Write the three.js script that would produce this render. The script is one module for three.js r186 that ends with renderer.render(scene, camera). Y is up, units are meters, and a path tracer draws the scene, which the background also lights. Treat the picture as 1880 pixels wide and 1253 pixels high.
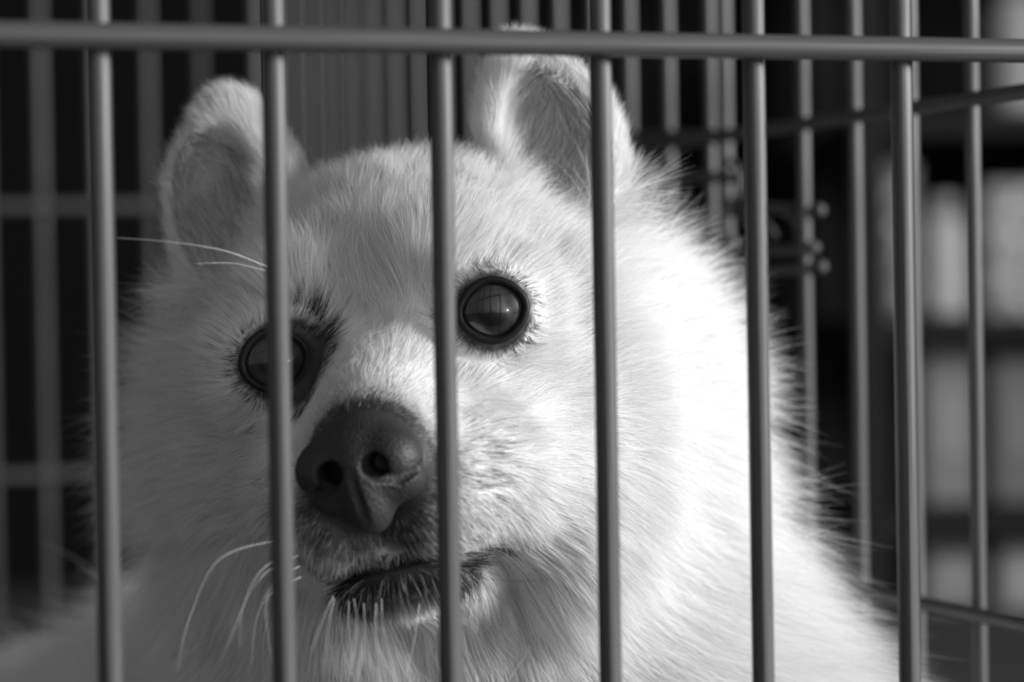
import * as THREE from 'three';
import { mergeGeometries } from 'three/addons/utils/BufferGeometryUtils.js';
import { RoundedBoxGeometry } from 'three/addons/geometries/RoundedBoxGeometry.js';
import { RectAreaLightUniformsLib } from 'three/addons/lights/RectAreaLightUniformsLib.js';
import { createNoise3D } from 'simplex-noise';

// ------------------------------------------------------------------ camera, light, exposure
const scene = new THREE.Scene();
const FOCAL = 4970;                                         // focal length in pixels of the 1880 x 1253 frame
const camera = new THREE.PerspectiveCamera(2 * Math.atan(626.5 / FOCAL) * 180 / Math.PI, 1880 / 1253, 0.02, 30);
camera.position.set(0, 0.22, 0);
camera.rotation.order = 'YXZ';
camera.rotation.set(-0.0166, 0, -0.0175);                  // looks slightly down and leans a little
camera.focus = 0.455;
camera.userData.fStop = 12;
camera.updateMatrixWorld(true);

const renderer = new THREE.WebGLRenderer({ antialias: true });
renderer.toneMapping = THREE.LinearToneMapping;
renderer.toneMappingExposure = 1.0;
renderer.shadowMap.enabled = true;
RectAreaLightUniformsLib.init();

scene.background = new THREE.Color(0.9, 0.9, 0.9);         // overcast sky outside the window

// daylight entering by the window in the right wall
const WIN = { x: 1.75, y: 0.62, z: -0.08, w: 0.40, h: 0.44 };
const windowLight = new THREE.RectAreaLight(0xffffff, 164, WIN.w, WIN.h);
windowLight.name = 'window_daylight';
windowLight.position.set(WIN.x - 0.02, WIN.y, WIN.z);
windowLight.lookAt(WIN.x - 1, WIN.y, WIN.z);
scene.add(windowLight);

// ------------------------------------------------------------------ helpers
function mulberry(a) { return () => { a |= 0; a = a + 0x6D2B79F5 | 0; let t = Math.imul(a ^ a >>> 15, 1 | a); t = t + Math.imul(t ^ t >>> 7, 61 | t) ^ t; return ((t ^ t >>> 14) >>> 0) / 4294967296; }; }
const rnd = mulberry(20240611);
const noise3 = createNoise3D(mulberry(77));
const V = (x, y, z) => new THREE.Vector3(x, y, z);
const gray = (v) => new THREE.Color().setRGB(v, v, v);
const names = new Map();
function numbered(n) { const k = names.get(n) ?? 0; names.set(n, k + 1); return k ? n + '_' + String(k).padStart(3, '0') : n; }
function std(v, rough = 0.8, extra = {}) { return new THREE.MeshPhysicalMaterial({ color: gray(v), roughness: rough, ...extra }); }
function shade(o) { o.castShadow = true; o.receiveShadow = true; return o; }
function mesh(name, geo, mat, parent) { const m = shade(new THREE.Mesh(geo, mat)); m.name = parent === scene ? numbered(name) : name; parent.add(m); return m; }
function group(name, label, category, pos, grp) {
  const g = new THREE.Group(); g.name = numbered(name); g.position.copy(pos); g.userData = { label, category };
  if (grp) g.userData.group = grp;
  scene.add(g); return g;
}
function structure(name, geo, mat, pos) { const m = mesh(name, geo, mat, scene); m.position.copy(pos); m.userData = { kind: 'structure', label: '', category: name.split('_')[0] }; return m; }
// a point given as view angles (pixel of the 1880 x 1253 frame) and a distance
const at = (px, py, d) => V((px - 940) / FOCAL * d, (626.5 - py) / FOCAL * d, -d).applyMatrix4(camera.matrixWorld);
function rod(a, b, r, seg = 14, cap = true) {
  const d = b.clone().sub(a), L = d.length();
  const pts = cap ? [[0, 0], [r * 0.6, 0], [r * 0.92, r * 0.25], [r, r * 0.6], [r, L * 0.25], [r, L * 0.5], [r, L * 0.75], [r, L - r * 0.6], [r * 0.92, L - r * 0.25], [r * 0.6, L], [0, L]] : [[r, 0], [r, L]];
  const g = new THREE.LatheGeometry(pts.map(p => new THREE.Vector2(p[0], p[1])), seg);
  g.applyQuaternion(new THREE.Quaternion().setFromUnitVectors(V(0, 1, 0), d.normalize()));
  g.translate(a.x, a.y, a.z);
  return g;
}
function tube(points, r, seg = 24, rad = 8, taper = 1) {
  const c = new THREE.CatmullRomCurve3(points);
  const g = new THREE.TubeGeometry(c, seg, r, rad, false);
  if (taper !== 1) {
    const p = g.attributes.position, q = V(), ctr = V();
    for (let i = 0; i < p.count; i++) { const t = Math.floor(i / (rad + 1)) / seg; c.getPointAt(t, ctr); q.fromBufferAttribute(p, i).sub(ctr).multiplyScalar(1 + (taper - 1) * t).add(ctr); p.setXYZ(i, q.x, q.y, q.z); }
  }
  return g;
}
// surface nets over a signed distance field f(x, y, z); returns an indexed geometry with smooth normals
function netMesh(f, lo, hi, cell, eps = cell * 0.4) {
  const nx = Math.ceil((hi[0] - lo[0]) / cell) + 1, ny = Math.ceil((hi[1] - lo[1]) / cell) + 1, nz = Math.ceil((hi[2] - lo[2]) / cell) + 1;
  const F = new Float32Array(nx * ny * nz), I = (i, j, k) => (k * ny + j) * nx + i;
  const step = 4;                                            // coarse pass skips empty blocks
  for (let k = 0; k < nz; k += step) for (let j = 0; j < ny; j += step) for (let i = 0; i < nx; i += step) {
    const cx = lo[0] + (i + step / 2) * cell, cy = lo[1] + (j + step / 2) * cell, cz = lo[2] + (k + step / 2) * cell;
    const v = f(cx, cy, cz), far = Math.abs(v) > cell * step * 2.2;
    for (let c = k; c < Math.min(k + step, nz); c++) for (let b = j; b < Math.min(j + step, ny); b++) for (let a = i; a < Math.min(i + step, nx); a++)
      F[I(a, b, c)] = far ? v : f(lo[0] + a * cell, lo[1] + b * cell, lo[2] + c * cell);
  }
  const id = new Int32Array(nx * ny * nz).fill(-1), pos = [], nor = [], idx = [];
  const E = [[0, 1], [2, 3], [4, 5], [6, 7], [0, 2], [1, 3], [4, 6], [5, 7], [0, 4], [1, 5], [2, 6], [3, 7]];
  const v = new Float32Array(8);
  for (let k = 0; k < nz - 1; k++) for (let j = 0; j < ny - 1; j++) for (let i = 0; i < nx - 1; i++) {
    let mask = 0;
    for (let c = 0; c < 8; c++) { v[c] = F[I(i + (c & 1), j + (c >> 1 & 1), k + (c >> 2))]; if (v[c] < 0) mask |= 1 << c; }
    if (mask === 0 || mask === 255) continue;
    let x = 0, y = 0, z = 0, n = 0;
    for (const [a, b] of E) if ((v[a] < 0) !== (v[b] < 0)) {
      const t = v[a] / (v[a] - v[b]);
      x += (a & 1) + t * ((b & 1) - (a & 1)); y += (a >> 1 & 1) + t * ((b >> 1 & 1) - (a >> 1 & 1)); z += (a >> 2) + t * ((b >> 2) - (a >> 2)); n++;
    }
    const px = lo[0] + (i + x / n) * cell, py = lo[1] + (j + y / n) * cell, pz = lo[2] + (k + z / n) * cell;
    id[I(i, j, k)] = pos.length / 3; pos.push(px, py, pz);
    const gx = f(px + eps, py, pz) - f(px - eps, py, pz), gy = f(px, py + eps, pz) - f(px, py - eps, pz), gz = f(px, py, pz + eps) - f(px, py, pz - eps), l = Math.hypot(gx, gy, gz) || 1;
    nor.push(gx / l, gy / l, gz / l);
  }
  const quad = (a, b, c, d, flip) => { if (a < 0 || b < 0 || c < 0 || d < 0) return; flip ? idx.push(a, c, b, a, d, c) : idx.push(a, b, c, a, c, d); };
  for (let k = 1; k < nz - 1; k++) for (let j = 1; j < ny - 1; j++) for (let i = 1; i < nx - 1; i++) {
    const s = F[I(i, j, k)] < 0;
    if (s !== F[I(i + 1, j, k)] < 0) quad(id[I(i, j - 1, k - 1)], id[I(i, j, k - 1)], id[I(i, j, k)], id[I(i, j - 1, k)], !s);
    if (s !== F[I(i, j + 1, k)] < 0) quad(id[I(i - 1, j, k - 1)], id[I(i - 1, j, k)], id[I(i, j, k)], id[I(i, j, k - 1)], !s);
    if (s !== F[I(i, j, k + 1)] < 0) quad(id[I(i - 1, j - 1, k)], id[I(i, j - 1, k)], id[I(i, j, k)], id[I(i - 1, j, k)], !s);
  }
  const g = new THREE.BufferGeometry();
  g.setAttribute('position', new THREE.Float32BufferAttribute(pos, 3));
  g.setAttribute('normal', new THREE.Float32BufferAttribute(nor, 3));
  g.setIndex(idx);
  return g;
}
const smin = (a, b, k) => { const h = Math.max(k - Math.abs(a - b), 0) / k; return Math.min(a, b) - h * h * k * 0.25; };
const smax = (a, b, k) => -smin(-a, -b, k);
const ell = (x, y, z, c, r) => { const a = (x - c[0]) / r[0], b = (y - c[1]) / r[1], d = (z - c[2]) / r[2], k0 = Math.hypot(a, b, d), k1 = Math.hypot(a / r[0], b / r[1], d / r[2]); return k1 < 1e-9 ? -Math.min(...r) : k0 * (k0 - 1) / k1; };
function cone(x, y, z, a, b, ra, rb) {                       // capsule with two radii
  const bx = b[0] - a[0], by = b[1] - a[1], bz = b[2] - a[2], px = x - a[0], py = y - a[1], pz = z - a[2];
  const t = Math.min(1, Math.max(0, (px * bx + py * by + pz * bz) / (bx * bx + by * by + bz * bz)));
  return Math.hypot(px - bx * t, py - by * t, pz - bz * t) - (ra + (rb - ra) * t);
}
const sstep = (a, b, x) => { const t = Math.min(1, Math.max(0, (x - a) / (b - a))); return t * t * (3 - 2 * t); };
function noiseTexture(size, fn, srgb = false) {
  const d = new Uint8Array(size * size * 4);
  for (let y = 0; y < size; y++) for (let x = 0; x < size; x++) { const v = Math.max(0, Math.min(255, fn(x / size, y / size) * 255)); d.set([v, v, v, 255], (y * size + x) * 4); }
  const t = new THREE.DataTexture(d, size, size); t.wrapS = t.wrapT = THREE.RepeatWrapping; t.magFilter = THREE.LinearFilter; if (srgb) t.colorSpace = THREE.SRGBColorSpace; t.needsUpdate = true; return t;
}
const tileNoise = (u, v, f, s) => { const a = u * 2 * Math.PI, b = v * 2 * Math.PI, r = f / (2 * Math.PI); return noise3(Math.cos(a) * r + s, Math.sin(a) * r + Math.cos(b) * r, Math.sin(b) * r - s); };
// ------------------------------------------------------------------ room shell
const ROOM = { x0: -1.5, x1: 1.75, z0: -2.1, z1: 1.3, y1: 2.3, t: 0.1 };
{
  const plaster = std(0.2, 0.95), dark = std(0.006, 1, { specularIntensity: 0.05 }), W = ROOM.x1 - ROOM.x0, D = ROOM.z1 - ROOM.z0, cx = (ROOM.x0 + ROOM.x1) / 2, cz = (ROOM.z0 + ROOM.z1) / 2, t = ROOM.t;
  const box = (w, h, d) => new THREE.BoxGeometry(w, h, d);
  const s = (name, g, m, p, label) => { const o = structure(name, g, m, p); o.userData.label = label; return o; };
  s('floor', box(W + 2 * t, t, D + 2 * t), std(0.04, 0.7), V(cx, -t / 2, cz), 'plain grey floor under the wire cage');
  s('ceiling', box(W + 2 * t, t, D + 2 * t), plaster, V(cx, ROOM.y1 + t / 2, cz), 'plain pale ceiling of the room');
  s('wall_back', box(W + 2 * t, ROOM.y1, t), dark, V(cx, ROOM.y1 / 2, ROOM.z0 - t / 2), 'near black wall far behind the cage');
  s('wall_front', box(W + 2 * t, ROOM.y1, t), std(0.66, 0.95), V(cx, ROOM.y1 / 2, ROOM.z1 + t / 2), 'pale wall behind the viewer');
  s('wall_left', box(t, ROOM.y1, D), std(0.26, 0.95), V(ROOM.x0 - t / 2, ROOM.y1 / 2, cz), 'grey wall to the left of the cage');
  const door = s('door_1', new RoundedBoxGeometry(0.8, 2.0, 0.04, 2, 0.005), std(0.8, 0.6), V(0.75, 1.0, ROOM.z1 - 0.02), 'white door in the wall behind the viewer');
  mesh('door_handle', rod(V(-0.34, -0.02, -0.05), V(-0.22, -0.02, -0.05), 0.009), std(0.4, 0.3), door);
  // right wall in four pieces round the window opening
  const x = ROOM.x1 + t / 2, y0 = WIN.y - WIN.h / 2, y1 = WIN.y + WIN.h / 2, za = WIN.z - WIN.w / 2, zb = WIN.z + WIN.w / 2;
  const pieces = [[ROOM.z0, ROOM.z1, 0, y0], [ROOM.z0, ROOM.z1, y1, ROOM.y1], [ROOM.z0, za, y0, y1], [zb, ROOM.z1, y0, y1]]
    .map(([a, b, c, d]) => { const g = box(t, d - c, b - a); g.translate(0, (c + d) / 2, (a + b) / 2); return g; });
  s('wall_right', mergeGeometries(pieces), plaster, V(x, 0, 0), 'pale wall with the window that lights the dog');
  const fr = [[za - 0.03, zb + 0.03, y0 - 0.03, y0 + 0.015], [za - 0.03, zb + 0.03, y1 - 0.015, y1 + 0.03], [za - 0.03, za + 0.015, y0, y1], [zb - 0.015, zb + 0.03, y0, y1]]
    .map(([a, b, c, d]) => { const g = box(0.03, d - c, b - a); g.translate(0, (c + d) / 2, (a + b) / 2); return g; });
  const win = s('window_1', mergeGeometries(fr), std(0.6, 0.5), V(ROOM.x1 + 0.03, 0, 0), 'square window frame in the right wall');
  const pane = mesh('pane', box(0.004, WIN.h, WIN.w), new THREE.MeshPhysicalMaterial({ color: 0xffffff, roughness: 0, transmission: 1, thickness: 0 }), win);
  pane.position.set(0.02, WIN.y, WIN.z);
}

// small lamp on the floor in front of the cage, mirrored as the bright dot in the eyes
{
  const p = V(0.70, 0.205, 0.39), lamp = group('floor_lamp', 'small bare bulb lamp on the floor in front of the cage', 'lamp', V(p.x, 0, p.z));
  const turn = (pts) => new THREE.LatheGeometry(pts.map(q => new THREE.Vector2(q[0], q[1])), 24);
  mesh('base', turn([[0, 0], [0.06, 0], [0.06, 0.01], [0.012, 0.02], [0, 0.02]]), std(0.05, 0.5), lamp);
  mesh('pole', turn([[0.006, 0.018], [0.006, 0.15], [0.014, 0.16], [0.014, 0.175], [0, 0.175]]), std(0.05, 0.5), lamp);
  const bulb = mesh('bulb', turn([[0, 0.165], [0.013, 0.168], [0.028, 0.185], [0.037, 0.208], [0.032, 0.228], [0.018, 0.242], [0, 0.246]]), new THREE.MeshStandardMaterial({ color: gray(0.8), emissive: gray(1), emissiveIntensity: 60 }), lamp);
  bulb.castShadow = false;
  const l = new THREE.PointLight(0xffffff, 0.05); l.name = 'bulb_light'; l.position.set(0, 0.205, 0); l.castShadow = true; lamp.add(l);
}
// ------------------------------------------------------------------ wire cage
const CAGE = { s: 0.0254, r: 0.00165, y0: 0.02, y1: 0.468 };
{
  const paint = std(0.06, 0.45, { metalness: 0.3, specularIntensity: 0.5, bumpMap: noiseTexture(256, (u, v) => 0.5 + 0.3 * tileNoise(u, v, 9, 3) + 0.2 * tileNoise(u, v, 30, 8)), bumpScale: 0.00015 });
  const f = V(Math.cos(0.349), 0, -Math.sin(0.349));          // along the front panel, to the right
  const b = V(-Math.sin(0.349), 0, -Math.cos(0.349));         // along the side panel, to the back
  const P1 = V(-0.0576, 0, -0.382);
  const corner = P1.clone().addScaledVector(f, 0.196), left = P1.clone().addScaledVector(f, -0.15);
  const depth = 0.0989 + 22 * CAGE.s, backRight = corner.clone().addScaledVector(b, depth), backLeft = left.clone().addScaledVector(b, depth);
  const cage = group('wire_cage', 'grey welded wire cage enclosing the white dog', 'cage', V((corner.x + backLeft.x) / 2, 0, (corner.z + backLeft.z) / 2));
  const O = cage.position;
  const put = (name, g, parent = cage) => { g.translate(-O.x, -O.y, -O.z); return mesh(name, g, paint, parent); };
  const levels = [0.0524, 0.1549, 0.2574, 0.3599, 0.4624];
  const up = (p, y) => V(p.x, y, p.z);
  const panel = (name, start, dir, offsets, length, inward, r, hr = r, skip = []) => {
    const holder = new THREE.Group(); holder.name = name; cage.add(holder);
    put('corner_post', rod(up(start, CAGE.y0), up(start, CAGE.y1), r * 1.25), holder);
    for (const o of offsets) { const p = start.clone().addScaledVector(dir, o); put('vertical_wire', rod(up(p, CAGE.y0), up(p, CAGE.y1), r), holder); }
    for (const y of levels) {
      const a = up(start, y).addScaledVector(inward, r + hr - 0.0004), c = a.clone().addScaledVector(dir, length);
      put('horizontal_wire', rod(a, c, hr), holder);
    }
    return holder;
  };
  // front: six wires in view; horizontals welded on the outside (towards the viewer)
  const out = V(Math.sin(0.349), 0, Math.cos(0.349));
  const frontOff = []; for (let i = 1; i <= 13; i++) { const o = 0.15 + (i - 6) * CAGE.s; if (o > 0.01 && o < 0.34) frontOff.push(o); }
  panel('front_panel', left, f, frontOff, 0.346, out, 0.00172, 0.00195);
  const sideOff = []; for (let i = -3; i <= 22; i++) sideOff.push(0.0989 + i * CAGE.s);
  panel('side_panel', corner, b, sideOff.filter(o => o > 0.01 && o < depth - 0.008), depth, f.clone().negate(), 0.00155, 0.00155);
  const backOff = []; for (let i = 1; i < 17; i++) backOff.push(i * 0.021 + 0.002);
  panel('back_panel', backRight, f.clone().negate(), backOff.filter(o => o < 0.34), 0.346, out, 0.0021, 0.0021);
  const leftOff = []; for (let i = 1; i < 26; i++) leftOff.push(i * CAGE.s);
  panel('side_panel', backLeft, b.clone().negate(), leftOff.filter(o => o < depth - 0.01), depth, f, 0.00155, 0.00155);
  // door post, short door wires and latch on the side panel (viewer's right)
  const dot = (px, py, d, r) => { const g = new THREE.SphereGeometry(r, 16, 12), p = at(px, py, d); g.translate(p.x, p.y, p.z); return g; };
  const post = at(1338, 577, 0.655);
  const doorPost = put('door_post', rod(up(post, CAGE.y0), up(post, CAGE.y1), 0.0017));
  for (const [x0, y0, d0, x1, y1, d1] of [[1150, 252, 0.705, 1348, 246, 0.65], [1205, 322, 0.69, 1350, 326, 0.65], [1240, 440, 0.68, 1352, 446, 0.65], [1300, 512, 0.67, 1352, 514, 0.65]]) put('door_wire', rod(at(x0, y0, d0), at(x1, y1, d1), 0.0014), doorPost);
  for (const [y0, y1, x] of [[296, 372, 1347], [482, 575, 1352]]) put('hinge_loop', tube([at(x - 6, y0, 0.652), at(x + 8, y0 + 14, 0.65), at(x + 13, (y0 + y1) / 2, 0.65), at(x + 9, y1 - 12, 0.65), at(x - 6, y1, 0.652)], 0.0009, 24, 8), doorPost);
  const latchRod = (x0, y0, x1, y1, r) => mergeGeometries([rod(at(x0, y0, 0.648), at(x1, y1, 0.612), r), dot(x1, y1, 0.612, r * 1.25)]);
  const latch = put('latch', latchRod(1345, 380, 1504, 386, 0.0013));
  put('latch_rod', latchRod(1345, 468, 1493, 455, 0.0013), latch);
  put('latch_rod', latchRod(1345, 502, 1507, 490, 0.0013), latch);
  put('latch_hook', tube([at(1345, 392, 0.645), at(1400, 382, 0.632), at(1440, 388, 0.622), at(1464, 408, 0.618), at(1470, 442, 0.617)], 0.0012, 28, 8), latch);
  put('latch_hook', tube([at(1352, 410, 0.645), at(1392, 402, 0.632), at(1412, 418, 0.628), at(1424, 438, 0.626)], 0.0010, 24, 8), latch);
  // base tray
  const tray = new THREE.Shape([[-0.006, -0.006], [0.352, -0.006], [0.352, depth + 0.006], [-0.006, depth + 0.006]].map(([u, w]) => { const p = left.clone().addScaledVector(f, u).addScaledVector(b, w); return new THREE.Vector2(p.x, -p.z); }));
  const tg = new THREE.ExtrudeGeometry(tray, { depth: 0.018, bevelEnabled: true, bevelSize: 0.002, bevelThickness: 0.002, bevelSegments: 2 });
  tg.rotateX(-Math.PI / 2); tg.translate(0, 0.002, 0);
  tg.translate(-O.x, -O.y, -O.z);
  mesh('base_tray', tg, std(0.12, 0.6), cage);
}
// ------------------------------------------------------------------ dog: shapes in millimetres, seen from the viewer (x right, y up, z towards the viewer)
const roll = 0.2094, yaw = -0.192, HO = [-22.9, 1.05, -455];
const cy = Math.cos(yaw), sy = Math.sin(yaw), cr = Math.cos(roll), sr = Math.sin(roll);
// head axes -> viewer axes and back
const h2v = (x, y, z) => { const X = x * cy + z * sy, Z = -x * sy + z * cy; return [HO[0] + X * cr - y * sr, HO[1] + X * sr + y * cr, HO[2] + Z]; };
const v2h = (x, y, z) => { const a = x - HO[0], b = y - HO[1], Z = z - HO[2], X = a * cr + b * sr, Y = -a * sr + b * cr; return [X * cy - Z * sy, Y, X * sy + Z * cy]; };
const d2v = (x, y, z) => { const p = h2v(x, y, z); return [p[0] - HO[0], p[1] - HO[1], p[2] - HO[2]]; };
const d2h = (x, y, z) => v2h(x + HO[0], y + HO[1], z + HO[2]);

const EYE_R = 9.3;
const eyes = [-1, 1].map(s => {
  const c = s < 0 ? [-19.6, -0.6, -5.2] : [19.4, 0.0, -5.6], w = h2v(...c), l = Math.hypot(...w);
  const axis = d2h(-w[0] / l, -w[1] / l, -w[2] / l);                       // looks at the viewer
  let u = [1, 0.0, 0]; const du = u[0] * axis[0] + u[1] * axis[1] + u[2] * axis[2]; u = u.map((q, i) => q - du * axis[i]); const lu = Math.hypot(...u); u = u.map(q => q / lu);
  const vv = [axis[1] * u[2] - axis[2] * u[1], axis[2] * u[0] - axis[0] * u[2], axis[0] * u[1] - axis[1] * u[0]];
  return { s, c, axis, u, v: vv, a: 6.3, b: 5.5 };
});
// how far outside the lid opening a head point lies, as a multiple of the opening (1 = on the rim)
function lid(e, x, y, z) {
  const p = [x - e.c[0], y - e.c[1], z - e.c[2]], t = p[0] * e.axis[0] + p[1] * e.axis[1] + p[2] * e.axis[2];
  if (t < 1) return 9;
  const k = EYE_R / t, qx = (p[0] * e.u[0] + p[1] * e.u[1] + p[2] * e.u[2]) * k, qy = (p[0] * e.v[0] + p[1] * e.v[1] + p[2] * e.v[2]) * k;
  // almond: a little narrower towards both corners
  return Math.hypot(qx / e.a, qy / (e.b * (1 - 0.012 * qx * qx * 0.35)));
}
const NOSE = [0.4, -20.5, 29.5];
function sdEar(x, y, z, s) {
  const c = [29.5 * s, s > 0 ? 28 : 31, -37], a = 0.2 * s, ca = Math.cos(a), sa = Math.sin(a);
  const X = x - c[0], Y = y - c[1], Z = z - c[2], ex = X * ca + Y * sa, ey = -X * sa + Y * ca;
  const w = 1 - 0.22 * sstep(0, 20, ey);
  const outer = ell(ex / w, ey, Z, [0, 0, 0], [12.6, 19, 7.2]) * 0.85;
  const inner = ell((ex - 1.2 * s) / w, ey + 1.5, Z, [0, 0, 6.2], [8.8, 14.5, 7.4]) * 0.85;
  return smax(outer, -inner, 2);
}
function sdHead(x, y, z) {
  const ax = Math.abs(x);
  let d = ell(x, y, z, [0, 3, -31], [31, 25, 32]);
  d = smin(d, ell(ax, y, z, [13, 9, -8.5], [10, 9, 10]), 7);
  d = smax(d, -cone(x, y, z, [0, 2, 5], [0, 12, 3.5], 5, 4), 6);        // furrow of the forehead
                // brows
  d = smin(d, ell(ax, y, z, [21, -12, -26], [15, 17, 16]), 10);            // cheeks
  d = smin(d, ell(ax, y, z, [15.5, -10, -9], [10, 8, 8.5]), 6);                // below the eyes
  d = smin(d, cone(x, y, z, [0, -9, -8], [0, -20, 19], 14, 10.6), 8);       // muzzle
  d = smin(d, ell(ax, y, z, [8, -29.2, 15], [8.6, 8.8, 12.5]), 4);         // upper lips
  d = smin(d, ell(ax, y, z, [14, -24, 0], [11, 12, 14]), 9);               // from lips to cheeks
  d = smin(d, ell(ax, y, z, [21, -32, -20], [14, 18, 15]), 20);            // throat below the cheeks
  let jaw = cone(x, y, z, [0, -36, -14], [0, -39, 13], 13, 6.5);
  jaw = smin(jaw, ell(x, y, z, [0, -39.5, 15.5], [11.5, 5.2, 6.5]), 3);
  d = smin(d, jaw, 1.6);
  // mouth line under the lips and the fold between them
  const my = -36.6 - 0.016 * x * x;
  d = smax(d, -(Math.hypot((y - my), Math.max(0, Math.abs(z - 20) - 14) ) - 0.9 - (ax > 15 ? (ax - 15) * 0.5 * -1 : 0)), 0.8);
  d = smax(d, -cone(x, y, z, [NOSE[0], -28, 29], [NOSE[0], -34.5, 26], 0.7, 0.7), 1);
  for (const e of eyes) {
    const q = Math.hypot(x - e.c[0], y - e.c[1], z - e.c[2]);
    if (q > 22) continue;
    d = smin(d, q - EYE_R - 0.9, 3.5);
    const o = lid(e, x, y, z);
    if (o < 3 && q < 13.5) d = smax(d, -((o - 1) * 4.9), 0.5);
  }
  d = smin(d, sdEar(x, y, z, 1), 5);
  d = smin(d, sdEar(x, y, z, -1), 5);
  return d;
}
function sdBody(x, y, z) {
  let d = ell(x, y, z, [-13, -24, -520], [52, 54, 44]);                    // neck
  d = smin(d, ell(x, y, z, [5, -98, -520], [62, 62, 50]), 25);            // chest
  d = smin(d, ell(x, y, z, [-55, -122, -640], [68, 66, 120]), 30);         // trunk
  d = smin(d, ell(x, y, z, [-118, -140, -745], [66, 50, 80]), 25);         // haunch
  for (const s of [-1, 1]) {
    d = smin(d, cone(x, y, z, [2 + s * 26, -120, -505], [2 + s * 26, -178, -497], 16, 10), 12);
    d = smin(d, ell(x, y, z, [2 + s * 26, -181, -490], [12, 9, 18]), 6);
  }
  return smax(d, 25 - (220 + y + 0.0166 * z - 0.0175 * x), 6);             // rests on the tray
}
function sdDog(x, y, z) {
  const h = v2h(x, y, z), b = sdBody(x, y, z);
  if (Math.hypot(h[0], h[1] + 5, h[2] + 20) > 130) return b;
  return smin(sdHead(h[0], h[1], h[2]), b, 22);
}
// ------------------------------------------------------------------ dog: build
const dogBase = at(700, 900, 0.6).setY(0.02);
const dog = group('dog', 'white fluffy spitz dog looking out through the wires', 'dog', dogBase);
const toWorld = new THREE.Matrix4().makeTranslation(-dogBase.x, -dogBase.y, -dogBase.z).multiply(camera.matrixWorld).multiply(new THREE.Matrix4().makeScale(0.001, 0.001, 0.001));
const headM = (() => { const o = h2v(0, 0, 0), X = d2v(1, 0, 0), Y = d2v(0, 1, 0), Z = d2v(0, 0, 1); return new THREE.Matrix4().set(X[0], Y[0], Z[0], o[0], X[1], Y[1], Z[1], o[1], X[2], Y[2], Z[2], o[2], 0, 0, 0, 1); })();
const headToWorld = toWorld.clone().multiply(headM);

// ---- pigment: dark skin and hair round eyes, lips and nose, ear hollows grey with shade painted in, everything else cream white
function darkness(h, wide = 1) {
  let d = 0;
  for (const e of eyes) {
    const o = lid(e, ...h), dz = Math.hypot(h[0] - e.c[0], h[1] - e.c[1], h[2] - e.c[2]);
    if (dz < 20) {
      const inner = -e.s * (h[0] - e.c[0]);                                 // towards the bridge of the nose
      const reach = 1.2 + 0.16 * wide + 0.45 * wide * sstep(2, 8, inner) + 0.22 * wide * sstep(1, 6, -(h[1] - e.c[1])), far = 1 - sstep(12 + 1.5 * sstep(2, 8, inner), 15 + 2 * sstep(2, 8, inner), dz);
      d = Math.max(d, far * (1 - sstep(reach - 0.15, reach + 0.35, o + 0.12 * noise3(h[0] * 0.6, h[1] * 0.6, h[2] * 0.6))));
    }
  }
  const my = -38 - 0.012 * h[0] * h[0];
  if (h[2] > 0 && Math.abs(h[0]) < 20) d = Math.max(d, (1 - sstep(2.5, 4.3, Math.abs(h[1] - my + 1.0) + 0.8 * noise3(h[0] * 0.35, h[1] * 0.35, h[2] * 0.35))) * (1 - sstep(13, 15.5, Math.abs(h[0]))));
  const n = Math.hypot((h[0] - NOSE[0]) / 11.5, (h[1] - NOSE[1] - 0.5) / 10.5, (h[2] - NOSE[2] + 1) / 9.5);
  d = Math.max(d, 1 - sstep(0.98, 1.16, n));
  return d;
}
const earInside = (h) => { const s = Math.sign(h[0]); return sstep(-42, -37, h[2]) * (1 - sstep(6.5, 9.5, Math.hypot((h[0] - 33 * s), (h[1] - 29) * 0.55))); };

const headGeo = netMesh((x, y, z) => sdDog(x, y, z), [-88, -75, -545], [42, 66, -404], 0.95);
const bodyGeo = netMesh((x, y, z) => Math.max(sdDog(x, y, z), -(Math.max(Math.abs(x + 23) - 62, Math.abs(y + 4) - 68, Math.abs(z + 474) - 68))), [-200, -200, -840], [75, 40, -440], 4);
function paintSkin(g, fn) { const p = g.attributes.position, c = new Float32Array(p.count * 3); for (let i = 0; i < p.count; i++) c.fill(fn(p.getX(i), p.getY(i), p.getZ(i)), i * 3, i * 3 + 3); g.setAttribute('color', new THREE.BufferAttribute(c, 3)); return g; }
const skinTone = (x, y, z) => { const h = v2h(x, y, z), dn = Math.hypot(h[0] - NOSE[0], h[1] - NOSE[1], h[2] - NOSE[2]), m = sstep(24, 11, dn + 1.5 * noise3(h[0] * 0.3, h[1] * 0.3, h[2] * 0.3)), k = Math.max(darkness(h, 0.75), 0.96 * m), e = Math.abs(h[0]) > 12 && h[1] > 8 && earInside(h) + 0.22 * noise3(h[0] * 0.5, h[1] * 0.5, h[2] * 0.5) > 0.45 ? 1 : 0; return  (0.62 - 0.42 * e) * (1 - k) + 0.02 * k; };  // ear patch: bare grey skin, darkened further to paint in the hollow's shade
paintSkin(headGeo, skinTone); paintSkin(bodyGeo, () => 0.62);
const skinGeo = mergeGeometries([headGeo, bodyGeo]); 

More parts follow.
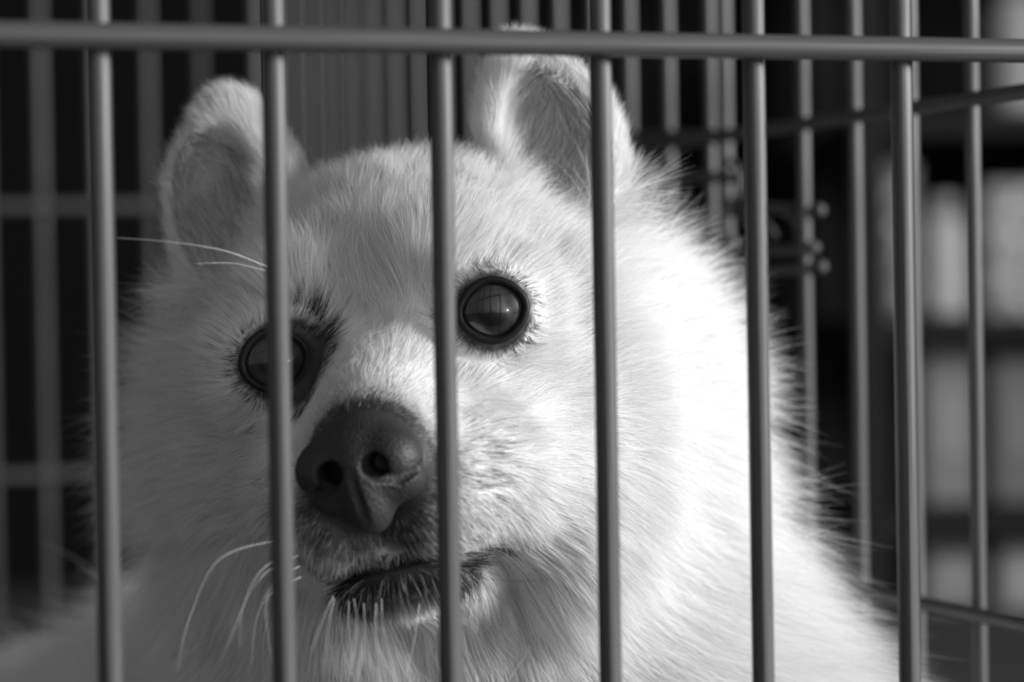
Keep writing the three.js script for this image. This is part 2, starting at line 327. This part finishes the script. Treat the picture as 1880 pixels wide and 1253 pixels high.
// ---- fur
const flowNose = [NOSE[0], NOSE[1] + 2, 22];
function groom(x, y, z, n) {
  const h = v2h(x, y, z);
  const dn = Math.hypot(h[0] - NOSE[0], h[1] - NOSE[1], h[2] - NOSE[2]);
  const ear = Math.abs(h[0]) > 14 && h[1] > 16 && h[2] > -52 ? sstep(4, 0, Math.min(sdEar(...h, 1), sdEar(...h, -1)) - 1.5) * sstep(16, 24, h[1] + (Math.abs(h[0]) - 20) * 0.2) : 0;
  const onHead = sstep(100, 62, Math.hypot(h[0], h[1] + 2, h[2] + 18) + Math.max(0, -h[1] - 40) * 1.2);
  // flow in head axes
  let f = [h[0] - flowNose[0], (h[1] - flowNose[1]), h[2] - flowNose[2] - 6];
  let fl = Math.hypot(...f); f = f.map(q => q / fl);
  f[0] *= 1.25; f[2] -= 0.25;
  if (h[1] < -28) f[1] -= 0.5;
  let L = 2.4 + 2.6 * sstep(12, 24, dn) + 5 * sstep(23, 40, dn) + 5 * sstep(40, 58, dn) + 10 * sstep(55, 80, dn);
  if (h[1] > 6) L = Math.min(L, 9 + 6 * sstep(24, 40, Math.abs(h[0])));
  let lift = 0.28 + 0.22 * sstep(40, 80, dn);
  if (h[1] < -36 && h[2] > 0) { L = 4.5 + 3 * rnd(); lift = 0.2; f[1] -= 0.8; }
  for (const e of eyes) {
    const q = Math.hypot(h[0] - e.c[0], h[1] - e.c[1], h[2] - e.c[2]);
    if (q < 24) {
      const o = lid(e, ...h), k = 1 - sstep(1.5, 2.4, o);
      if (k > 0) { let r = [h[0] - e.c[0], h[1] - e.c[1], h[2] - e.c[2]]; const da = r[0] * e.axis[0] + r[1] * e.axis[1] + r[2] * e.axis[2]; r = r.map((w, i) => w - da * e.axis[i]); const rl = Math.hypot(...r) || 1; f = f.map((w, i) => w * (1 - k) + r[i] / rl * k); L = L * (1 - k) + Math.min(L, 2.2 + 2.2 * Math.max(0, o - 1) + 1.6 * sstep(2, 7, -e.s * (h[0] - e.c[0]))) * k; lift = lift * (1 - k) + 0.26 * k; }
    }
  }
  if (ear > 0) { f = f.map((w, i) => w * (1 - ear) + [0.35 * Math.sign(h[0]), 0.85, 0][i] * ear); L = L * (1 - ear) + (5.5 + 4 * sstep(34, 20, h[1]) * sstep(30, 22, Math.abs(h[0]))) * ear; lift = lift * (1 - ear) + 0.42 * ear; }
  let w = d2v(...f);
  if (onHead < 1) {                                                        // neck, chest and trunk: outwards from the face, then falling
    const bodyF = [(x + 15) * 0.02, -0.75 - 0.002 * Math.max(0, -y), -0.35 + (z > -470 ? 0.2 : 0)];
    w = w.map((q, i) => q * onHead + bodyF[i] * (1 - onHead)); L = L * onHead + (z < -600 ? 16 : 27) * (1 - onHead); lift = lift * onHead + 0.62 * (1 - onHead);
  }
  return { h, w, L, lift, ear, dn, onHead };
}
function sampleHairs(geo, perMm2, use) {
  const p = geo.attributes.position, nn = geo.attributes.normal, ix = geo.index.array;
  for (let t = 0; t < ix.length; t += 3) {
    const [a, b, c] = [ix[t], ix[t + 1], ix[t + 2]];
    const ax = p.getX(a), ay = p.getY(a), az = p.getZ(a), ux = p.getX(b) - ax, uy = p.getY(b) - ay, uz = p.getZ(b) - az, vx = p.getX(c) - ax, vy = p.getY(c) - ay, vz = p.getZ(c) - az;
    const area = 0.5 * Math.hypot(uy * vz - uz * vy, uz * vx - ux * vz, ux * vy - uy * vx);
    const dens = perMm2(ax, ay, az, nn.getX(a), nn.getY(a), nn.getZ(a)), want = area * dens;
    let n = Math.floor(want) + (rnd() < want % 1 ? 1 : 0);
    while (n-- > 0) {
      let u = rnd(), v = rnd(); if (u + v > 1) { u = 1 - u; v = 1 - v; }
      const w = 1 - u - v;
      use(ax + ux * u + vx * v, ay + uy * u + vy * v, az + uz * u + vz * v, nn.getX(a) * w + nn.getX(b) * u + nn.getX(c) * v, nn.getY(a) * w + nn.getY(b) * u + nn.getY(c) * v, nn.getZ(a) * w + nn.getZ(b) * u + nn.getZ(c) * v);
    }
  }
}
class Hairs {
  constructor() { this.p = []; this.c = []; this.i = []; this.n = 0; }
  strand(x, y, z, d, bend, L, seg, width, col, tip = 0.15, wob = 0) {
    // d: unit start direction, bend: vector added along the strand, width in mm
    let rx = rnd() - 0.5, ry = rnd() - 0.5, rz = rnd() - 0.5;
    let [dx, dy, dz] = d; const st = L / seg, base = this.n;
    for (let k = 0; k <= seg; k++) {
      let sx = dy * rz - dz * ry, sy_ = dz * rx - dx * rz, sz = dx * ry - dy * rx; const sl = Math.hypot(sx, sy_, sz) || 1;
      const w = width * 0.5 * (1 - (1 - tip) * Math.pow(k / seg, 1.5)) / sl;
      if (k < seg) { this.p.push(x - sx * w, y - sy_ * w, z - sz * w, x + sx * w, y + sy_ * w, z + sz * w); this.c.push(col, col); this.n += 2; }
      else { this.p.push(x, y, z); this.c.push(col); this.n++; }
      x += dx * st; y += dy * st; z += dz * st;
      dx += bend[0] / seg + (wob ? (rnd() - 0.5) * wob : 0); dy += bend[1] / seg + (wob ? (rnd() - 0.5) * wob : 0); dz += bend[2] / seg;
      const l = Math.hypot(dx, dy, dz); dx /= l; dy /= l; dz /= l;
    }
    for (let k = 0; k < seg; k++) { const a = base + 2 * k; if (k < seg - 1) this.i.push(a, a + 1, a + 3, a, a + 3, a + 2); else this.i.push(a, a + 1, a + 2); }
  }
  geometry() {
    const g = new THREE.BufferGeometry(), c = new Float32Array(this.n * 3);
    for (let k = 0; k < this.n; k++) c[3 * k] = c[3 * k + 1] = c[3 * k + 2] = this.c[k];
    g.setAttribute('position', new THREE.BufferAttribute(new Float32Array(this.p), 3));
    g.setAttribute('color', new THREE.BufferAttribute(c, 3));
    g.setIndex(new THREE.BufferAttribute(new Uint32Array(this.i), 1));
    return g;
  }
}
const furFace = new Hairs(), furEar = new Hairs(), furRuff = new Hairs(), furBody = new Hairs();
const QUAL = 1.0;
function hairAt(x, y, z, nx, ny, nz, coarse, long) {
  if (220 + y + 0.0166 * z - 0.0175 * x < 36) return;
  const g = groom(x, y, z, [nx, ny, nz]);
  for (const e of eyes) if (lid(e, ...g.h) < 1.08 && Math.hypot(g.h[0] - e.c[0], g.h[1] - e.c[1], g.h[2] - e.c[2]) < 13.5) return;
  const nq = Math.hypot((g.h[0] - NOSE[0]) / 10.2, (g.h[1] - NOSE[1] - 0.3) / 9, (g.h[2] - NOSE[2]) / 8.5); if (nq < 1) return;
  const stray = long && rnd() < 0.03, L0 = g.L * (0.7 + 0.45 * rnd()) * (stray ? 1.15 : 1);
  // clumps: neighbours lean the same way
  const fluff = sstep(40, 74, g.dn) * (1 - g.ear), rj = 0.28 + 0.42 * fluff, s1 = 0.11, s2 = 0.4, amp = g.onHead > 0.5 ? 0.3 + 0.16 * sstep(4, 14, g.h[1]) : 0.36;
  const jx = noise3(x * s1, y * s1, z * s1 + 9) * amp + noise3(x * s2, y * s2 + 5, z * s2) * amp * 0.7 + (rnd() - 0.5) * rj;
  const jy = noise3(x * s1 + 31, y * s1, z * s1) * amp + noise3(x * s2 + 17, y * s2, z * s2) * amp * 0.7 + (rnd() - 0.5) * rj;
  const jz = noise3(x * s1, y * s1 + 47, z * s1) * amp * 0.6 + (rnd() - 0.5) * rj;
  let wx = g.w[0] + jx, wy = g.w[1] + jy, wz = g.w[2] + jz; const dn = wx * nx + wy * ny + wz * nz;
  wx -= dn * nx; wy -= dn * ny; wz -= dn * nz; const wl = Math.hypot(wx, wy, wz) || 1; wx /= wl; wy /= wl; wz /= wl;
  const lf = g.lift * (1 + (rnd() - 0.5) * (0.5 + 0.8 * fluff)) + (stray ? 0.15 : 0), cl = Math.cos(lf), sl = Math.sin(lf);
  const d = [wx * cl + nx * sl, wy * cl + ny * sl, wz * cl + nz * sl];
  const k = darkness(g.h), lip = g.h[1] < -31 && g.h[2] > 4, grizzle = Math.max(0.86 * sstep(20, 12, g.dn), 0.34 * sstep(31, 20, g.dn)) * sstep(-15, -23, g.h[1]) * sstep(-40, -34, g.h[1]), dk = rnd() < Math.max(k > 0.02 ? k * (lip ? 0.88 : 0.93) : 0, grizzle);
  const col = dk ? (lip ? 0.02 + 0.03 * rnd() : 0.025 + 0.11 * rnd() * rnd()) : 0.80 + 0.14 * rnd();
  const down = L0 > 10 ? 0.25 : 0.05;
  const bend = [-nx * 0.25 + jx * 0.4, -ny * 0.25 - down + jy * 0.4, -nz * 0.25];
  const seg = L0 < 6 ? 3 : 4, width = coarse * (0.8 + 0.4 * rnd());
  for (const e of eyes) if (Math.hypot(g.h[0] - e.c[0], g.h[1] - e.c[1], g.h[2] - e.c[2]) < 20) { const th = v2h(x + d[0] * L0 * 0.8, y + d[1] * L0 * 0.8, z + d[2] * L0 * 0.8); if (lid(e, ...th) < 1.12 && Math.hypot(th[0] - e.c[0], th[1] - e.c[1], th[2] - e.c[2]) < 13.5) return; }
  const to = g.ear > 0.5 ? furEar : !long ? furFace : z < -565 ? furBody : furRuff;
  to.strand(x - nx * 0.3, y - ny * 0.3, z - nz * 0.3, d, bend, L0, seg, width, col, 0.15, L0 > 8 ? 0.12 : 0.05);
}
const isLong = (x, y, z) => { const h = v2h(x, y, z); return Math.hypot(h[0] - NOSE[0], h[1] - NOSE[1], h[2] - NOSE[2]) > 62 && !(h[1] > 14); };
sampleHairs(headGeo, (x, y, z, nx, ny, nz) => {
  const vis = nz > -0.3 || x > 10 || y > 20 ? 1 : 0.15, h = v2h(x, y, z);
  if (isLong(x, y, z)) return 6 * QUAL * vis;
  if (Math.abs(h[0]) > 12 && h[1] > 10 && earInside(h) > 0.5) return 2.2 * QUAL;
  const face = Math.hypot(h[0], h[1] + 12, h[2] - 4) < 48;
  return QUAL * vis * (face ? 14 : 9);
}, (x, y, z, a, b, c) => hairAt(x, y, z, a, b, c, isLong(x, y, z) ? 0.09 : 0.075, isLong(x, y, z)));
sampleHairs(bodyGeo, (x, y, z, nx, ny, nz) => y < -92 ? 0.12 : z > -565 ? (nz > -0.25 && y > -84 ? 6 : 0.4) * QUAL : (ny > -0.2 ? 0.5 : 0.1) * QUAL, (x, y, z, a, b, c) => hairAt(x, y, z, a, b, c, z > -565 ? 0.095 : 0.3, true));

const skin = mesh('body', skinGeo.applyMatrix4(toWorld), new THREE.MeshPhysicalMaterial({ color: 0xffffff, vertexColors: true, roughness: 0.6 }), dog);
skin.userData.label = 'body and head of the dog under the fur';
const hairMat = new THREE.MeshPhysicalMaterial({ color: 0xffffff, vertexColors: true, roughness: 1, transmission: 0.55, thickness: 0, ior: 1.3, specularIntensity: 0.3, side: THREE.DoubleSide });
for (const [name, f, label] of [['face_fur', furFace, 'short white facial fur, dark round eyes and lips'], ['ear_fur', furEar, 'short soft white fur on the ears'], ['ruff_fur', furRuff, 'long fluffy white ruff and chest fur'], ['body_fur', furBody, 'long pale fur on the back and haunch']]) {
  const m = mesh(name, f.geometry().applyMatrix4(toWorld), hairMat, dog); m.userData = { kind: 'stuff', label };
}
// ---- eyes
{
  const S = 256, iris = noiseTexture(S, (u, v) => {                         // v = 1 at the middle of the pupil
    const r = (1 - v) * 180, st = 0.5 + 0.5 * tileNoise(u, 0.2, 30, 4), n = 0.5 + 0.5 * tileNoise(u, 0.7, 8, 2);
    if (r < 15) return 0.03;
    if (r < 36) return (0.06 + 0.05 * st + 0.04 * n) * sstep(15, 20, r) + 0.03;
    return r < 40 ? 0.05 : 0.16;
  }, true);
  const eyeMat = new THREE.MeshPhysicalMaterial({ color: 0xffffff, map: iris, roughness: 0.25, clearcoat: 1, clearcoatRoughness: 0.02 });
  const lidMat = std(0.008, 0.5, { specularIntensity: 0.35 });
  for (const e of eyes) {
    const g = new THREE.SphereGeometry(EYE_R, 64, 48), p = g.attributes.position;
    for (let i = 0; i < p.count; i++) { const y = p.getY(i), a = Math.acos(Math.max(-1, Math.min(1, y / EYE_R))); const o = 2.5, Rc = 7.1, ca = Math.cos(a), q = Rc * Rc - o * o * (1 - ca * ca), far = q > 0 && ca > 0 ? o * ca + Math.sqrt(q) : 0, bulge = smax(EYE_R, far, 0.25) / EYE_R; p.setXYZ(i, p.getX(i) * bulge, y * bulge, p.getZ(i) * bulge); }
    g.computeVertexNormals();
    g.applyQuaternion(new THREE.Quaternion().setFromUnitVectors(V(0, 1, 0), V(...e.axis).normalize()));
    g.translate(...e.c);
    const eye = mesh('eye', g.applyMatrix4(headToWorld), eyeMat, dog); eye.userData.label = 'large dark glossy eye';
    const ring = []; for (let k = 0; k < 48; k++) {
      const t = k / 48 * 2 * Math.PI, qx = Math.cos(t) * e.a * 1.03, qy = Math.sin(t) * e.b * 1.03 * (1 - 0.012 * qx * qx * 0.35);
      const d = V(...e.axis).multiplyScalar(EYE_R).addScaledVector(V(...e.u), qx).addScaledVector(V(...e.v), qy).normalize().multiplyScalar(EYE_R + 0.45);
      ring.push(d.add(V(...e.c)));
    }
    const rg = new THREE.TubeGeometry(new THREE.CatmullRomCurve3(ring, true), 96, 0.62, 12, true);
    const rim = mesh('eyelid_rim', rg.applyMatrix4(headToWorld), lidMat, dog); rim.userData.label = 'moist black eyelid rim';
  }
  // ---- nose
  const N = NOSE;
  const sdNose = (x, y, z) => {
    const X = x - N[0], Y = y - N[1], Z = z - N[2], ax = Math.abs(X);
    let d = ell(X, Y, Z, [0, 1.2, -2.5], [9.6, 7, 8]);
    d = smin(d, ell(ax, Y, Z, [5.9, 0.8, 1.2], [4.3, 4.4, 4.6]), 2);        // wings
    d = smin(d, ell(X, Y, Z, [0, -1.5, 0.5], [4, 6, 5.6]), 2.5);            // middle
    d = smin(d, ell(X, Y, Z, [0, -5.6, -1.0], [3.8, 5.0, 4.8]), 2.5);       // below
    d = smin(d, ell(ax, Y, Z, [5.2, -3.4, -1.6], [4.2, 3.0, 4]), 2);
    d = smax(d, -cone(ax, Y, Z, [3.5, 0.2, 8], [4.0, 0.4, 0], 2.15, 1.7), 0.8);     // nostrils
    d = smax(d, -cone(ax, Y, Z, [3.9, -1.2, 4.9], [6.6, -2.5, 3.5], 1.4, 1.2), 0.5); // slits
    d = smax(d, -cone(ax, Y, Z, [6.6, -2.5, 3.5], [10.2, -1.5, 0.8], 1.2, 0.9), 0.5);
    d = smax(d, -cone(X, Y, Z, [0, 0, 6.9], [0, -10, 3.2], 0.35, 0.6), 0.9);       // groove
    return d + 0.055 * noise3(X * 1.5, Y * 1.5, Z * 1.5) + 0.04 * noise3(X * 2.4, Y * 2.4, Z * 2.4 + 9);
  };
  const ng = netMesh(sdNose, [N[0] - 12, N[1] - 12, N[2] - 12], [N[0] + 12, N[1] + 10, N[2] + 9], 0.21, 0.1);
  const nose = mesh('nose', ng.applyMatrix4(headToWorld), std(0.018, 0.58, { specularIntensity: 0.8 }), dog); nose.userData.label = 'black pebbled nose with two nostrils';
}
// ---- whiskers and stray long hairs: points as [pixel x, pixel y, distance]
{
  const white = std(0.85, 0.5, { specularIntensity: 0.5 }), black = std(0.03, 0.5);
  const W = [
    [[[492, 490, 0.437], [410, 460, 0.43], [300, 443, 0.427], [214, 437, 0.425]], 0.07, white], [[[488, 497, 0.437], [430, 484, 0.434], [360, 484, 0.43]], 0.05, white],
    [[[650, 1100, 0.425], [655, 1160, 0.410], [640, 1253, 0.404]], 0.06, white], [[[668, 1108, 0.425], [668, 1180, 0.411], [652, 1260, 0.404]], 0.06, white],
    [[[690, 1108, 0.425], [692, 1180, 0.411], [716, 1260, 0.404]], 0.06, white], [[[700, 1100, 0.425], [706, 1170, 0.411], [730, 1256, 0.404]], 0.06, white],
    [[[614, 1100, 0.427], [602, 1160, 0.412], [598, 1230, 0.408]], 0.05, white], [[[612, 1095, 0.427], [588, 1150, 0.412], [570, 1200, 0.408]], 0.05, white],
    [[[770, 1110, 0.428], [760, 1180, 0.424], [742, 1253, 0.42]], 0.05, white], [[[640, 1104, 0.426], [642, 1170, 0.411], [650, 1240, 0.404]], 0.05, white],
    [[[540, 985, 0.43], [400, 1030, 0.42], [350, 1130, 0.42], [325, 1230, 0.408]], 0.05, white], [[[545, 1000, 0.43], [470, 1060, 0.42], [440, 1130, 0.42], [405, 1215, 0.42]], 0.05, white],
    [[[548, 1020, 0.43], [480, 1060, 0.42], [445, 1120, 0.42], [441, 1190, 0.42]], 0.05, white], [[[550, 1040, 0.43], [500, 1075, 0.42], [470, 1140, 0.42], [462, 1220, 0.42]], 0.05, white],
    [[[552, 1060, 0.43], [490, 1100, 0.42], [490, 1150, 0.42], [500, 1220, 0.42]], 0.05, white],
    [[[900, 868, 0.44], [960, 880, 0.432], [1020, 925, 0.43], [1080, 990, 0.432]], 0.075, black], [[[880, 845, 0.44], [960, 820, 0.432], [1080, 828, 0.428], [1190, 844, 0.43]], 0.04, black],
    [[[900, 885, 0.44], [1000, 890, 0.43], [1080, 918, 0.428], [1140, 938, 0.43]], 0.04, black], [[[890, 900, 0.44], [960, 925, 0.432], [1020, 970, 0.43], [1070, 1000, 0.43]], 0.04, white],
    [[[880, 1062, 0.44], [960, 1068, 0.435], [1040, 1060, 0.43]], 0.04, black], [[[960, 1000, 0.44], [1000, 1030, 0.436], [1030, 1078, 0.434]], 0.04, black],
    [[[845, 1130, 0.44], [860, 1180, 0.436], [872, 1210, 0.435]], 0.04, black], [[[870, 1120, 0.44], [885, 1150, 0.436], [895, 1180, 0.435]], 0.04, black],
    [[[500, 800, 0.435], [430, 815, 0.43], [400, 830, 0.428]], 0.04, black], [[[500, 925, 0.432], [450, 930, 0.428], [420, 940, 0.427]], 0.04, black],
  ];
  for (const [pts, w, m] of W) { const g = tube(pts.map(p => at(...p)), w / 1000 * 0.75, 20, 5, 0.25); g.translate(-dogBase.x, -dogBase.y, -dogBase.z); const o = mesh('whisker', g, m, dog); o.userData.label = m === black ? 'fine dark whisker' : 'fine white whisker'; }
}
// ------------------------------------------------------------------ dark rack with goods, out of focus behind the cage on the right
{
  const D = 1.85, rackX = at(1600, 600, D).x, yOf = (py) => at(1750, py, D).y, black = std(0.012, 0.8, { specularIntensity: 0.2 });
  const rack = group('shelf_rack', 'black open shelf rack far behind the right side of the cage', 'shelf', V(rackX + 0.4, 0, -D - 0.06));
  const add = (w, h, d, x, y, z, name) => { const m = mesh(name, new RoundedBoxGeometry(w, h, d, 1, 0.003), black, rack); m.position.set(x, y, z); return m; };
  for (const x of [-0.41, 0.41]) for (const z of [-0.13, 0.13]) add(0.022, 1.3, 0.022, x, 0.65, z, 'upright');
  for (const y of [yOf(950), yOf(606), yOf(240), yOf(-180), yOf(-700)]) add(0.84, 0.016, 0.27, 0, y, 0, 'shelf_board');
  const top = (py) => yOf(py) + 0.009;
  const thing = (name, label, cat, px, py0, py1, wpx, tone, kind) => {
    const w = wpx / FOCAL * D, y0 = py1 === null ? 0.0005 : top(py1), y1 = yOf(py0), h = y1 - y0, p = at(px, 600, D);
    const g = group(name, label, cat, V(p.x, y0, -D + 0.0)), m = std(tone, 0.6);
    if (kind === 'jar') {
      mesh('body', new THREE.LatheGeometry([[0, 0], [w * 0.42, 0], [w * 0.5, h * 0.05], [w * 0.5, h * 0.72], [w * 0.34, h * 0.84], [w * 0.3, h * 0.86]].map(q => new THREE.Vector2(...q)), 32), m, g);
      mesh('lid', new THREE.LatheGeometry([[0, 0.84], [0.33, 0.84], [0.33, 0.98], [0.3, 1], [0, 1]].map(q => new THREE.Vector2(q[0] * w, q[1] * h)), 32), std(tone * 0.7, 0.5), g);
    } else if (kind === 'bag') {
      const q = new THREE.BoxGeometry(w, h, w * 0.7, 14, 20, 8), a = q.attributes.position;
      for (let i = 0; i < a.count; i++) { const v = (a.getY(i) / h + 0.5), f = Math.pow(Math.sin(Math.PI * Math.min(0.98, v * 0.92 + 0.04)), 0.45), n = 0.004 * noise3(a.getX(i) * 60, a.getY(i) * 60, a.getZ(i) * 60); a.setXYZ(i, a.getX(i) * (0.9 + 0.1 * f) + n, a.getY(i) + h / 2, a.getZ(i) * f + n); }
      q.computeVertexNormals();
      mesh('pouch', q, std(tone, 0.35), g);
      const seal = mesh('seal', new RoundedBoxGeometry(w * 0.9, h * 0.07, 0.004, 1, 0.001), std(tone * 0.8, 0.4), g); seal.position.y = h * 0.98;
    } else {
      const b = mesh('carton', new RoundedBoxGeometry(w, h, w * 0.8, 2, 0.003), m, g); b.position.y = h / 2;
      const t = mesh('flap', new RoundedBoxGeometry(w * 0.98, 0.003, w * 0.39, 1, 0.001), std(tone * 0.8, 0.6), g); t.position.set(0, h + 0.0015, w * 0.2);
      const l = mesh('label_panel', new RoundedBoxGeometry(w * 0.7, h * 0.4, 0.002, 1, 0.0005), std(Math.min(0.8, tone * 1.35), 0.6), g); l.position.set(0, h * 0.52, w * 0.4 + 0.0005);
    }
  };
  thing('storage_jar', 'pale jar on the rack between the two rightmost upright wires', 'jar', 1732, 360, 606, 86, 0.3, 'jar');
  thing('food_pouch', 'grey crinkled pouch at the right picture edge, middle shelf', 'pouch', 1862, 340, 606, 100, 0.24, 'bag');
  thing('carton', 'tall grey carton on the rack, seen low between the rightmost wires', 'carton', 1735, 640, 950, 96, 0.12, 'box');
  thing('carton', 'dark grey carton at the right edge below the crinkled pouch', 'carton', 1858, 655, 950, 92, 0.07, 'box');
  thing('carton', 'wide low grey carton on the floor under the rack', 'carton', 1890, 1000, null, 150, 0.16, 'box');
  thing('carton', 'narrow low grey carton on the floor under the rack', 'carton', 1735, 985, null, 100, 0.13, 'box');
  thing('storage_jar', 'pale jar at the top right corner of the picture', 'jar', 1868, -40, 240, 110, 0.2, 'jar');
  thing('food_pouch', 'small grey pouch on the rack seen just left of the thick right wire', 'pouch', 1640, 300, 606, 84, 0.16, 'bag');
}
renderer.render(scene, camera);
